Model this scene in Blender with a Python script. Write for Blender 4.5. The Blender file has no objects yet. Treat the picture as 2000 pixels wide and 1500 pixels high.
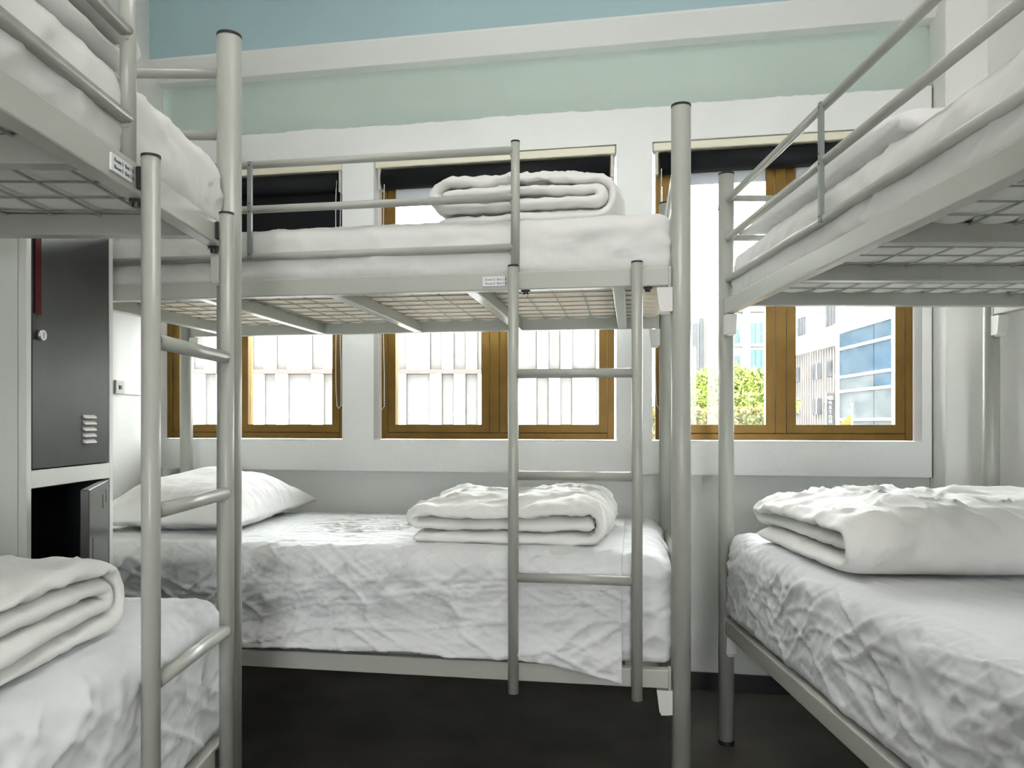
import bpy, bmesh, math, random
import numpy as np
from mathutils import Matrix, Vector

random.seed(4)
SC = bpy.context.scene
COL = SC.collection
R = math.radians

# ------------------------------------------------------------------ camera, sky, sun, exposure
EYE = 1.054
cam = bpy.data.cameras.new('camera')
cam.sensor_width = 36.0
cam.lens = 1480 / 2000 * 36.0
cam.shift_y = 0.0375
cam.clip_start = 0.02
cam.clip_end = 500
cam_o = bpy.data.objects.new('camera', cam)
COL.objects.link(cam_o)
cam_o.location = (0, 0, EYE)
cam_o.rotation_euler = (R(90), 0, 0)
SC.camera = cam_o

world = bpy.data.worlds.new('sky')
SC.world = world
world.use_nodes = True
wn = world.node_tree.nodes
wn['Background'].inputs['Color'].default_value = (0.985, 0.99, 1.0, 1)
wn['Background'].inputs['Strength'].default_value = 9.0

sun = bpy.data.lights.new('sun', 'SUN')
sun.energy = 2.5
sun.angle = R(1.5)
sun.color = (1.0, 0.95, 0.86)
sun_o = bpy.data.objects.new('sun', sun)
COL.objects.link(sun_o)
sun_o.rotation_euler = (R(42), 0, R(-22))      # high, from behind the camera: only the street gets it

SC.view_settings.view_transform = 'Standard'
SC.view_settings.look = 'None'
SC.view_settings.gamma = 1.0
SC.view_settings.use_curve_mapping = False
SC.view_settings.exposure = 1.24
SC.cycles.max_bounces = 6
SC.cycles.diffuse_bounces = 4
SC.cycles.adaptive_threshold = 0.11
SC.cycles.use_light_tree = False
SC.cycles.transparent_max_bounces = 8
SC.cycles.caustics_reflective = False
SC.cycles.caustics_refractive = False
SC.cycles.sample_clamp_indirect = 8.0
FILL_EMIT = 4.8                                     # emission of the added, unseen fill light panels

# ------------------------------------------------------------------ materials
MAT = {}
def mat(name, color, rough=0.5, metal=0.0, noise=None, bump=None, spec=0.5, emit=0.0):
    """noise=(scale, amount) mottles the colour, bump=(scale, strength, distance) gives fine relief"""
    m = bpy.data.materials.new(name); m.use_nodes = True
    nt = m.node_tree; b = nt.nodes['Principled BSDF']
    b.inputs['Base Color'].default_value = (*color, 1)
    b.inputs['Roughness'].default_value = rough
    b.inputs['Metallic'].default_value = metal
    b.inputs['Specular IOR Level'].default_value = spec
    if emit:
        b.inputs['Emission Color'].default_value = (*color, 1)
        b.inputs['Emission Strength'].default_value = emit
    tc = nt.nodes.new('ShaderNodeTexCoord')
    if noise:
        n = nt.nodes.new('ShaderNodeTexNoise'); n.inputs['Scale'].default_value = noise[0]
        n.inputs['Detail'].default_value = 5
        nt.links.new(tc.outputs['Object'], n.inputs['Vector'])
        r = nt.nodes.new('ShaderNodeValToRGB')
        k = noise[1]
        r.color_ramp.elements[0].position = 0.3; r.color_ramp.elements[1].position = 0.7
        r.color_ramp.elements[0].color = (*[max(0, c * (1 - k)) for c in color], 1)
        r.color_ramp.elements[1].color = (*[min(1, c * (1 + k * 0.6)) for c in color], 1)
        nt.links.new(n.outputs['Fac'], r.inputs['Fac'])
        nt.links.new(r.outputs['Color'], b.inputs['Base Color'])
    if bump:
        n2 = nt.nodes.new('ShaderNodeTexNoise'); n2.inputs['Scale'].default_value = bump[0]
        n2.inputs['Detail'].default_value = 6
        nt.links.new(tc.outputs['Object'], n2.inputs['Vector'])
        bp = nt.nodes.new('ShaderNodeBump'); bp.inputs['Strength'].default_value = bump[1]
        bp.inputs['Distance'].default_value = bump[2]
        nt.links.new(n2.outputs['Fac'], bp.inputs['Height'])
        nt.links.new(bp.outputs['Normal'], b.inputs['Normal'])
    MAT[name] = m
    return m

def cloth_mat(name, color, scale=9, strength=0.5):
    m = mat(name, color, 0.85, spec=0.15)
    nt = m.node_tree; b = nt.nodes['Principled BSDF']
    b.inputs['Sheen Weight'].default_value = 0.15
    tc = nt.nodes.new('ShaderNodeTexCoord')
    mp = nt.nodes.new('ShaderNodeMapping'); mp.inputs['Scale'].default_value = (1.0, 1.6, 1.3)
    mp.inputs['Rotation'].default_value = (0.4, 0.3, 0.5)
    nt.links.new(tc.outputs['Object'], mp.inputs['Vector'])
    n = nt.nodes.new('ShaderNodeTexNoise'); n.noise_type = 'RIDGED_MULTIFRACTAL'
    n.inputs['Scale'].default_value = scale; n.inputs['Detail'].default_value = 3
    n.inputs['Distortion'].default_value = 0.6
    nt.links.new(mp.outputs['Vector'], n.inputs['Vector'])
    bp = nt.nodes.new('ShaderNodeBump'); bp.inputs['Strength'].default_value = strength
    bp.inputs['Distance'].default_value = 0.008
    nt.links.new(n.outputs['Fac'], bp.inputs['Height'])
    n2 = nt.nodes.new('ShaderNodeTexNoise'); n2.inputs['Scale'].default_value = 160
    nt.links.new(tc.outputs['Object'], n2.inputs['Vector'])
    bp2 = nt.nodes.new('ShaderNodeBump'); bp2.inputs['Strength'].default_value = 0.25
    bp2.inputs['Distance'].default_value = 0.001
    nt.links.new(n2.outputs['Fac'], bp2.inputs['Height'])
    nt.links.new(bp.outputs['Normal'], bp2.inputs['Normal'])
    nt.links.new(bp2.outputs['Normal'], b.inputs['Normal'])
    return m

def glass_mat(name, haze):
    m = bpy.data.materials.new(name); m.use_nodes = True
    nt = m.node_tree; nt.nodes.clear()
    out = nt.nodes.new('ShaderNodeOutputMaterial')
    tr = nt.nodes.new('ShaderNodeBsdfTransparent'); tr.inputs['Color'].default_value = (0.96, 0.98, 0.97, 1)
    gl = nt.nodes.new('ShaderNodeBsdfGlossy'); gl.inputs['Roughness'].default_value = 0.02
    df = nt.nodes.new('ShaderNodeBsdfTranslucent'); df.inputs['Color'].default_value = (0.9, 0.9, 0.88, 1)
    fr = nt.nodes.new('ShaderNodeFresnel'); fr.inputs['IOR'].default_value = 1.3
    m1 = nt.nodes.new('ShaderNodeMixShader'); m2 = nt.nodes.new('ShaderNodeMixShader')
    tc = nt.nodes.new('ShaderNodeTexCoord')
    n = nt.nodes.new('ShaderNodeTexNoise'); n.inputs['Scale'].default_value = 22; n.inputs['Detail'].default_value = 8
    nt.links.new(tc.outputs['Object'], n.inputs['Vector'])
    mr = nt.nodes.new('ShaderNodeMapRange')
    mr.inputs['From Min'].default_value = 0.35; mr.inputs['From Max'].default_value = 0.75
    mr.inputs['To Min'].default_value = haze * 0.4; mr.inputs['To Max'].default_value = haze * 1.8
    nt.links.new(n.outputs['Fac'], mr.inputs['Value'])
    nt.links.new(fr.outputs['Fac'], m1.inputs['Fac'])
    nt.links.new(tr.outputs['BSDF'], m1.inputs[1]); nt.links.new(gl.outputs['BSDF'], m1.inputs[2])
    nt.links.new(mr.outputs['Result'], m2.inputs['Fac'])
    nt.links.new(m1.outputs['Shader'], m2.inputs[1]); nt.links.new(df.outputs['BSDF'], m2.inputs[2])
    nt.links.new(m2.outputs['Shader'], out.inputs['Surface'])
    MAT[name] = m
    return m

mat('plaster_white', (0.83, 0.84, 0.83), 0.7, noise=(3, 0.04), bump=(28, 0.35, 0.006))
mat('wall_teal', (0.54, 0.64, 0.585), 0.7, noise=(2, 0.04), bump=(60, 0.2, 0.004))
mat('wall_lower', (0.74, 0.76, 0.74), 0.7, noise=(2, 0.04), bump=(60, 0.2, 0.004))
mat('beam_white', (0.80, 0.81, 0.79), 0.6, bump=(40, 0.15, 0.004))
mat('beam_blue', (0.42, 0.58, 0.62), 0.7, noise=(1.5, 0.06), bump=(50, 0.2, 0.004))
mat('wall_white', (0.85, 0.85, 0.82), 0.7, noise=(2, 0.03), bump=(60, 0.15, 0.004))
mat('ceiling_white', (0.80, 0.81, 0.80), 0.8)
mat('floor_grey', (0.095, 0.086, 0.072), 0.42, noise=(5, 0.35), bump=(90, 0.2, 0.002))
mat('base_black', (0.012, 0.012, 0.012), 0.5)
mat('paint', (0.4, 0.412, 0.37), 0.32, noise=(6, 0.03))
mat('paint_rail', (0.47, 0.48, 0.435), 0.38, bump=(220, 0.18, 0.001))
mat('plastic_white', (0.70, 0.70, 0.66), 0.45)
mat('black_cap', (0.012, 0.013, 0.014), 0.5)
mat('steel', (0.55, 0.55, 0.52), 0.3, 1.0)
mat('dark_steel', (0.06, 0.06, 0.055), 0.4, 0.6)
mat('plate_white', (0.78, 0.80, 0.80), 0.35)
mat('ink', (0.02, 0.03, 0.03), 0.6)
mat('bronze', (0.215, 0.122, 0.024), 0.36, 0.55, noise=(9, 0.18))
mat('gasket', (0.02, 0.015, 0.01), 0.6)
mat('blind_black', (0.004, 0.005, 0.007), 0.6, spec=0.25)
mat('blind_hem', (0.66, 0.70, 0.76), 0.6)
mat('cream', (0.80, 0.77, 0.62), 0.5)
mat('locker_body', (0.70, 0.72, 0.68), 0.45)
mat('locker_door', (0.035, 0.037, 0.036), 0.33, noise=(7, 0.25))
mat('locker_inside', (0.010, 0.022, 0.022), 0.6)
mat('red', (0.07, 0.003, 0.005), 0.6, spec=0.2)
cloth_mat('sheet', (0.72, 0.735, 0.74), 9, 0.8)
cloth_mat('mattress_cotton', (0.74, 0.74, 0.72), 8, 0.7)
cloth_mat('warm_bounce_cotton', (0.86, 0.76, 0.62), 6, 0.3)  # cream colour paints warm bounce light on the middle upper mattress underside
cloth_mat('duvet_cotton', (0.78, 0.78, 0.755), 12, 0.8)
cloth_mat('pillow_cotton', (0.81, 0.81, 0.80), 10, 0.6)
glass_mat('glass_clear', 0.005)
glass_mat('glass_dusty', 0.018)
mat('fill_glow', (1.0, 0.97, 0.92), 0.5, emit=FILL_EMIT)

# ------------------------------------------------------------------ mesh helpers
def link(name, me, m, parent=None, smooth=False, loc=None, rz=0.0):
    o = bpy.data.objects.new(name, me)
    COL.objects.link(o)
    if m:
        for mm in (m if isinstance(m, (list, tuple)) else [m]):
            me.materials.append(MAT[mm])
    if parent: o.parent = parent
    if loc is not None: o.location = loc
    o.rotation_euler = (0, 0, rz)
    if smooth:
        for p in me.polygons: p.use_smooth = True
    return o

def empty(name, loc=(0, 0, 0), rz=0.0, parent=None):
    o = bpy.data.objects.new(name, None); COL.objects.link(o)
    o.empty_display_size = 0.1
    o.location = loc; o.rotation_euler = (0, 0, rz)
    if parent: o.parent = parent
    return o

def tag(o, label, cat, group=None, kind=None):
    o['label'] = label; o['category'] = cat
    if group: o['group'] = group
    if kind: o['kind'] = kind
    return o

class MB:
    """collects shapes into one mesh"""
    def __init__(s): s.bm = bmesh.new()
    def box(s, lo, hi, bevel=0.0, seg=1):
        lo = Vector(lo); hi = Vector(hi)
        r = bmesh.ops.create_cube(s.bm, size=1.0)
        for v in r['verts']:
            v.co = Vector(((v.co.x + .5) * (hi.x - lo.x) + lo.x, (v.co.y + .5) * (hi.y - lo.y) + lo.y, (v.co.z + .5) * (hi.z - lo.z) + lo.z))
        if bevel:
            es = set()
            for v in r['verts']: es.update(v.link_edges)
            bmesh.ops.bevel(s.bm, geom=list(es), offset=bevel, segments=seg, affect='EDGES', profile=0.5)
        return s
    def tube(s, a, b, r, n=20, r2=None):
        a = Vector(a); b = Vector(b); d = b - a
        q = Vector((0, 0, 1)).rotation_difference(d.normalized())
        mtx = Matrix.Translation((a + b) / 2) @ q.to_matrix().to_4x4()
        bmesh.ops.create_cone(s.bm, cap_ends=True, segments=n, radius1=r, radius2=r if r2 is None else r2, depth=d.length, matrix=mtx)
        return s
    def poly(s, pts, d):
        """prism: polygon points pushed along the vector d"""
        d = Vector(d)
        v0 = [s.bm.verts.new(p) for p in pts]; v1 = [s.bm.verts.new(Vector(p) + d) for p in pts]
        n = len(pts)
        s.bm.faces.new(v0); s.bm.faces.new(v1[::-1])
        for i in range(n): s.bm.faces.new((v0[i], v1[i], v1[(i + 1) % n], v0[(i + 1) % n]))
        return s
    def path(s, pts, r, n=8):
        """a bent tube along points"""
        pts = [Vector(p) for p in pts]; rings = []
        for i, p in enumerate(pts):
            t = (pts[min(i + 1, len(pts) - 1)] - pts[max(i - 1, 0)]).normalized()
            x = t.cross(Vector((0.31, 0.77, 0.55))).normalized(); y = t.cross(x)
            rings.append([s.bm.verts.new(p + r * (math.cos(2 * math.pi * k / n) * x + math.sin(2 * math.pi * k / n) * y)) for k in range(n)])
        for a, b in zip(rings, rings[1:]):
            for k in range(n): s.bm.faces.new((a[k], a[(k + 1) % n], b[(k + 1) % n], b[k]))
        s.bm.faces.new(rings[0]); s.bm.faces.new(rings[-1][::-1])
        return s
    def mesh(s, name='m', smooth=False):
        bmesh.ops.recalc_face_normals(s.bm, faces=s.bm.faces)
        me = bpy.data.meshes.new(name); s.bm.to_mesh(me); s.bm.free()
        if smooth:
            for p in me.polygons: p.use_smooth = len(p.vertices) == 4
        return me
    def obj(s, name, m, parent=None, smooth=False, loc=None, rz=0.0):
        return link(name, s.mesh(name, smooth), m, parent, loc=loc, rz=rz)

def copy_of(o, parent, loc=None):
    c = o.copy(); COL.objects.link(c); c.parent = parent
    if loc is not None: c.location = loc
    for ch in o.children: copy_of(ch, c)
    return c

def text(name, body, size, m, parent, mtx, extrude=0.0004, align='LEFT'):
    cu = bpy.data.curves.new(name, 'FONT'); cu.body = body; cu.size = size; cu.extrude = extrude; cu.align_x = align
    cu.resolution_u = 2
    o = bpy.data.objects.new(name, cu); COL.objects.link(o)
    bpy.context.view_layer.update()
    me = bpy.data.meshes.new_from_object(o.evaluated_get(bpy.context.evaluated_depsgraph_get()))
    bpy.data.objects.remove(o); bpy.data.curves.remove(cu)
    me.materials.clear()
    o = link(name, me, m, parent); o.matrix_local = mtx
    return o

# ------------------------------------------------------------------ vectorised noise for cloth
def _h(i, j, k, seed):
    n = (i * 374761393 + j * 668265263 + k * 2147483647 + seed * 1274126177) & 0xffffffff
    n = ((n ^ (n >> 13)) * 1274126177) & 0xffffffff
    return ((n ^ (n >> 16)) & 0xffff) / 32767.5 - 1.0
def vn(p, seed=0):
    """value noise in -1..1 at points p (N,3)"""
    f = np.floor(p); t = p - f; i = f.astype(np.int64)
    t = t * t * t * (t * (t * 6 - 15) + 10)
    r = 0
    for a in (0, 1):
        for b in (0, 1):
            for c in (0, 1):
                w = (t[:, 0] if a else 1 - t[:, 0]) * (t[:, 1] if b else 1 - t[:, 1]) * (t[:, 2] if c else 1 - t[:, 2])
                r = r + w * _h(i[:, 0] + a, i[:, 1] + b, i[:, 2] + c, seed)
    return r
def fbm(p, seed=0, o=3):
    r = 0; a = 1.0
    for k in range(o):
        r = r + a * vn(p * 2 ** k, seed + k); a *= 0.5
    return r
def ridge(p, seed=0, sharp=3.0):
    return (1 - np.abs(vn(p, seed))) ** sharp
def axes(p, ang, ls, ws, plane='xy'):
    """rotate points in a plane, stretch: long creases of length ls, width ws"""
    i, j, k = {'xy': (0, 1, 2), 'xz': (0, 2, 1), 'yz': (1, 2, 0)}[plane]
    c, s = math.cos(ang), math.sin(ang)
    return np.stack([(p[:, i] * c + p[:, j] * s) / ls, (-p[:, i] * s + p[:, j] * c) / ws, p[:, k] / (ws * 4)], 1)

def mesh_np(name, V, F):
    me = bpy.data.meshes.new(name)
    V = np.asarray(V, dtype=np.float32); F = np.asarray(F, dtype=np.int32)
    me.vertices.add(len(V)); me.vertices.foreach_set('co', V.ravel())
    me.loops.add(F.size); me.loops.foreach_set('vertex_index', F.ravel())
    me.polygons.add(len(F)); me.polygons.foreach_set('loop_start', np.arange(0, F.size, F.shape[1], dtype=np.int32))
    me.polygons.foreach_set('loop_total', np.full(len(F), F.shape[1], dtype=np.int32))
    me.polygons.foreach_set('use_smooth', np.ones(len(F), dtype=bool))
    me.update(calc_edges=True); me.validate()
    return me

def box_lattice(nx, ny, nz):
    """surface lattice of a box: unit coordinates 0..1 and quads"""
    idx = {}; pts = []; F = []
    def g(i, j, k):
        key = (i, j, k)
        if key not in idx:
            idx[key] = len(pts); pts.append(key)
        return idx[key]
    for i in range(nx):
        for j in range(ny):
            F.append((g(i, j, nz), g(i + 1, j, nz), g(i + 1, j + 1, nz), g(i, j + 1, nz)))
            F.append((g(i, j, 0), g(i, j + 1, 0), g(i + 1, j + 1, 0), g(i + 1, j, 0)))
    for i in range(nx):
        for k in range(nz):
            F.append((g(i, 0, k), g(i + 1, 0, k), g(i + 1, 0, k + 1), g(i, 0, k + 1)))
            F.append((g(i, ny, k), g(i, ny, k + 1), g(i + 1, ny, k + 1), g(i + 1, ny, k)))
    for j in range(ny):
        for k in range(nz):
            F.append((g(0, j, k), g(0, j, k + 1), g(0, j + 1, k + 1), g(0, j + 1, k)))
            F.append((g(nx, j, k), g(nx, j + 1, k), g(nx, j + 1, k + 1), g(nx, j, k + 1)))
    return np.array(pts, float) / np.array([nx, ny, nz]), np.array(F)

def rounded(P, half, r):
    """push box-surface points P (centred, half sizes) onto a rounded box; returns points and normals"""
    r = np.where(P[:, 2:3] < 0, r * 0.4, r)
    inner = np.clip(P, -(half - r), half - r)
    d = P - inner
    l = np.linalg.norm(d, axis=1, keepdims=True); l[l == 0] = 1
    n = d / l
    return inner + r * n, n

def sheet_relief(Q, n, seed, amp):
    """displacement of a sheet stretched over a mattress: soft waves, crossing sharp creases, gathers at the corners"""
    top = np.clip(n[:, 2], 0, 1); front = np.abs(n[:, 1]); end = np.abs(n[:, 0])
    Q = Q + 0.03 * np.stack([vn(Q * 4, seed + 30), vn(Q * 4, seed + 31), vn(Q * 4, seed + 32)], 1)
    patch = np.clip(0.55 + 0.9 * vn(Q * 2.6, seed + 33), 0, 1)
    d = 0.45 * fbm(Q * 2.2, seed, 2) * amp
    d += top * amp * patch * (0.60 * ridge(axes(Q, 0.10, .40, .045), seed + 5, 6) + 0.45 * ridge(axes(Q, 0.45, .22, .035), seed + 6, 7) + 0.35 * ridge(axes(Q, -0.30, .20, .028), seed + 3, 7))
    d += front * amp * (0.9 * ridge(axes(Q, 0.60, .30, .060, 'xz'), seed + 7, 6) + 0.7 * ridge(axes(Q, -0.5, .24, .050, 'xz'), seed + 8, 6) + 0.6 * ridge(axes(Q, 0.08, .45, .036, 'xz'), seed + 9, 6))
    d += front * amp * patch * (0.5 * ridge(axes(Q, 0.95, .14, .026, 'xz'), seed + 11, 6) + 0.5 * ridge(axes(Q, 0.25, .16, .022, 'xz'), seed + 12, 6))
    d += (front * 0.8 + top * 0.35 + end * .5) * amp * (0.40 * ridge(axes(Q, 0.70, .11, .020, 'xz'), seed + 21, 4) + 0.35 * ridge(axes(Q, -0.35, .10, .017, 'xz'), seed + 22, 4) + 0.3 * ridge(axes(Q, 0.2, .12, .018, 'xy'), seed + 23, 4))
    d += end * amp * (0.9 * ridge(axes(Q, 1.0, .25, .05, 'yz'), seed + 10, 5) + 0.6 * ridge(axes(Q, 0.5, .2, .03, 'yz'), seed + 13, 6))
    return d

def mattress_mesh(lx, ly, h, r, seed, amp, bulge=None, step=0.014):
    nx, ny, nz = int(lx / step), int(ly / step), max(8, int(h / step))
    U, F = box_lattice(nx, ny, nz)
    half = np.array([lx, ly, h]) / 2
    P = (U - 0.5) * 2 * half
    Q, n = rounded(P, half, r)
    d = sheet_relief(Q, n, seed, amp)
    if bulge:                       # underside sags between the wires of the mesh it lies on
        bx, by, a = bulge
        w = np.clip(-n[:, 2], 0, 1)
        d = d * (1 - w) + w * (a * np.abs(np.sin(math.pi * (Q[:, 0]) / bx)) ** 0.6 * np.abs(np.sin(math.pi * (Q[:, 1]) / by)) ** 0.6)
    else:
        d = d * np.clip(1 + n[:, 2], 0, 1)
    Q = Q + n * d[:, None]
    Q[:, 2] += h / 2
    return mesh_np('mattress', Q, F)

def duvet_mesh(Lp, Lq, H, N, seed, puff=0.006, jag=0.02, dome=0.15, flip=False):
    """folded duvet: a thick strip rolled flat into N layers (profile along x), pulled along y"""
    t = H / N
    pts = []
    lo, hi = 0, N - 1
    order = []
    while lo <= hi:
        order.append(lo); lo += 1
        if lo <= hi: order.append(hi); hi -= 1
    side = 1
    xl, xr = -Lp / 2, Lp / 2
    ends = []
    for k, L in enumerate(order):
        z = (L + 0.5) * t
        if k + 1 < len(order):
            z2 = (order[k + 1] + 0.5) * t; rad = abs(z2 - z) / 2
        else: rad = 0.5 * t; z2 = None
        inset = (k // 2) * t * 1.0 + t / 2
        x_end = (xr - inset - rad) if side > 0 else (xl + inset + rad)
        if k + 1 == len(order) and k >= 2: x_end = ends[k - 2][0] + side * (ends[k - 2][1] - t * 0.5) * 0.80
        ends.append((x_end, rad))
        if k == 0: x0 = xl + t * 0.5 + 0.01
        else: x0 = pts[-1][0]
        m = 50
        for q in range(m):
            pts.append((x0 + (x_end - x0) * (q + (0 if k == 0 else 1)) / m, z))
        if z2 is not None:
            for q in range(1, 12):
                a = math.pi * q / 12
                zz = (z + z2) / 2 - (z2 - z) / 2 * math.cos(a)
                pts.append((x_end + side * rad * 0.9 * math.sin(a), zz))
            pts.append((x_end, z2))
        side = -side
    C = np.array(pts)
    seg = np.linalg.norm(np.diff(C, axis=0), axis=1); s = np.concatenate([[0], np.cumsum(seg)])
    T = np.gradient(C, axis=0); T /= np.linalg.norm(T, axis=1, keepdims=True) + 1e-9
    Nn = np.stack([-T[:, 1], T[:, 0]], 1)
    M = len(C)
    hw = t / 2 * 0.97 * np.sqrt(np.clip(1 - np.clip(1 - s / (t / 2), 0, 1) ** 2, 0.02, 1)) * np.sqrt(np.clip(1 - np.clip(1 - (s[-1] - s) / (t / 2), 0, 1) ** 2, 0.02, 1))
    e = t * 0.75
    qs = np.concatenate([-Lq / 2 + e * (1 - np.cos(np.linspace(0, math.pi / 2, 8))), np.linspace(-Lq / 2 + e, Lq / 2 - e, 72)[1:-1], Lq / 2 - e * (1 - np.cos(np.linspace(math.pi / 2, 0, 8)))])
    rows = []
    for q in qs:
        edge = min(q + Lq / 2, Lq / 2 - q)
        tap = math.sqrt(max(0.0, 1 - max(0, 1 - edge / e) ** 2)) * 0.9 + 0.1
        p3 = np.stack([s / 0.16, np.full(M, q / 0.12), np.full(M, 1.7)], 1)
        wob = 1 + 0.10 * vn(p3, seed)
        near = max(0.0, 1 - edge / 0.12)
        wob = wob * (1 - 0.40 * near * np.abs(vn(np.stack([s / 0.035, np.full(M, 0.3 + q), np.full(M, .2)], 1), seed + 3)))
        w = hw * tap * wob
        yy = q + np.sign(q) * jag * vn(np.stack([s / 0.22, np.full(M, 0.5 + (q > 0)), np.full(M, 3.1)], 1), seed + 2) * max(0, 1 - edge / 0.15)
        up = C + Nn * w[:, None]; dn = C - Nn * w[:, None]
        loop = np.concatenate([up, dn[::-1]])
        y2 = np.concatenate([yy, yy[::-1]])
        rows.append(np.stack([loop[:, 0], y2, loop[:, 1]], 1))
    K = len(rows); n = 2 * M
    V = np.concatenate(rows)
    F = []
    for a in range(K - 1):
        i = np.arange(n); j = (i + 1) % n
        F.append(np.stack([a * n + i, a * n + j, (a + 1) * n + j, (a + 1) * n + i], 1))
    cap = np.arange(M - 1)
    F.append(np.stack([cap, cap + 1, n - 2 - cap, n - 1 - cap], 1)[:, ::-1])
    b = (K - 1) * n
    F.append(np.stack([b + cap, b + cap + 1, b + n - 2 - cap, b + n - 1 - cap], 1))
    F = np.concatenate(F)
    # overall form: domed top, soft sagging, creases
    zr = V[:, 2] / H
    ed = np.maximum(np.abs(V[:, 0]) / (Lp / 2), np.abs(V[:, 1]) / (Lq / 2))
    V[:, 2] *= 1 + dome * (0.5 - np.clip(ed, 0, 1.1) ** 3)
    V[:, 2] += zr * 0.010 * fbm(V * np.array([4, 4, 1.5]), seed + 11, 2)
    V[:, 0] += 0.010 * fbm(V * np.array([4, 5, 9]), seed + 12, 2)
    V[:, 1] += 0.008 * fbm(V * np.array([7, 4, 9]), seed + 13, 2)
    outer = np.clip((zr - 0.55) / 0.3, 0, 1)
    W = V + 0.02 * np.stack([vn(V * 6, seed + 40), vn(V * 6, seed + 41), 0 * V[:, 0]], 1)
    cr = puff * (1.1 * ridge(axes(W, 0.15, .24, .050), seed + 14, 3) + 0.9 * ridge(axes(W, 0.75, .18, .045), seed + 15, 3) + 0.6 * ridge(axes(W, -0.9, .16, .040), seed + 16, 3)) - puff * 1.1
    V[:, 2] += outer * cr
    wrap = np.clip((np.abs(V[:, 0]) / (Lp / 2) - 0.86) / 0.1, 0, 1)
    V[:, 0] += np.sign(V[:, 0]) * wrap * puff * 1.7 * (0.8 * ridge(axes(V, 1.15, .16, .045, 'yz'), seed + 17, 3) + 0.6 * ridge(axes(V, 0.7, .14, .035, 'yz'), seed + 18, 3) - 0.7)
    V[:, 2] = np.maximum(V[:, 2], 0.0005)
    if flip: F = F[:, ::-1]
    me = mesh_np('duvet', V, F)
    bm = bmesh.new(); bm.from_mesh(me); bmesh.ops.recalc_face_normals(bm, faces=bm.faces); bm.to_mesh(me); bm.free()
    return me

def pillow_mesh(lx, ly, h, seed, flap=0.0):
    n = 64
    u = np.linspace(-1, 1, n + 1)
    X, Y = np.meshgrid(u, u, indexing='ij')
    x = X.ravel(); y = Y.ravel()
    f = np.clip(1 - np.abs(x) ** 2.4, 0, 1) ** 0.62 * np.clip(1 - np.abs(y) ** 2.4, 0, 1) ** 0.62
    pinch = 1 - 0.07 * (1 - np.abs(y) ** 3) * np.abs(x) ** 4; pinch2 = 1 - 0.07 * (1 - np.abs(x) ** 3) * np.abs(y) ** 4
    V = []
    for sgn in (1, -1):
        hh = h * (0.78 if sgn > 0 else 0.22)
        z = sgn * (hh * f + 0.004)
        p = np.stack([x * lx / 2 * pinch, y * ly / 2 * pinch2, z], 1)
        rad = np.maximum(np.abs(x), np.abs(y))
        cr = 0.012 * rad ** 3 * (1 - rad ** 14) * (ridge(axes(p, 0.3, .25, .03), seed, 3) + ridge(axes(p, 1.5, .25, .03), seed + 1, 3) - 0.8)
        p[:, 2] += sgn * (cr + 0.012 * f * fbm(p * 6, seed + 2, 2))
        V.append(p)
    V = np.concatenate(V)
    F = []
    m = (n + 1)
    ii, jj = np.meshgrid(np.arange(n), np.arange(n), indexing='ij'); a = (ii * m + jj).ravel()
    F.append(np.stack([a, a + m, a + m + 1, a + 1], 1))
    F.append(np.stack([a, a + 1, a + m + 1, a + m], 1) + m * m)
    ring = [i * m for i in range(n)] + [n * m + j for j in range(n)] + [i * m + n for i in range(n, 0, -1)] + [j for j in range(n, 0, -1)]
    ring = np.array(ring); nx = np.roll(ring, -1)
    F.append(np.stack([ring, nx, nx + m * m, ring + m * m], 1)[:, ::-1])
    V[:, 2] = np.maximum(V[:, 2] + h * 0.22 + 0.004, 0.0005)
    me = mesh_np('pillow', V, np.concatenate(F))
    bm = bmesh.new(); bm.from_mesh(me); bmesh.ops.recalc_face_normals(bm, faces=bm.faces); bm.to_mesh(me); bm.free()
    return me

# ------------------------------------------------------------------ the room
XL, XR, YB, ZC = -1.565, 1.675, -2.4, 3.20
WO = Vector((0.73, 3.0, 0)); WA = R(-10)       # the window wall stands 10 degrees askew; its own frame: x along, y outward, z up
def struct(o):
    o['kind'] = 'structure'; return o

struct(MB().box((XL - .3, YB - .2, -.12), (XR + .3, 3.75, 0)).obj('floor', 'floor_grey'))['label'] = 'dark grey smooth floor under the bunk beds'
struct(MB().box((XL - .3, YB - .2, ZC), (XR + .3, 3.95, ZC + .25)).obj('ceiling', 'ceiling_white'))['label'] = 'plain white ceiling of the dormitory room'
struct(MB().box((XL - .15, YB - .2, 0), (XL, 3.40, ZC)).obj('wall_left', 'wall_white'))['label'] = 'white side wall behind the black locker'
struct(MB().box((XR, YB - .2, 0), (XR + .15, 2.82, ZC)).obj('wall_right', 'wall_white'))['label'] = 'white side wall along the bunk with three guard bars'
struct(MB().box((XL, YB - .15, 0), (XR, YB, .60)).box((XL, YB - .15, 1.9), (XR, YB, ZC)).box((XL, YB - .15, .60), (XL + 1.28, YB, 1.9)).box((XR - 1.28, YB - .15, .60), (XR, YB, 1.9)).obj('wall_front', 'wall_white'))['label'] = 'white wall opposite the windows with an added opening that lets in fill light'  # wall is out of view; its opening is added for fill light

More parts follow.
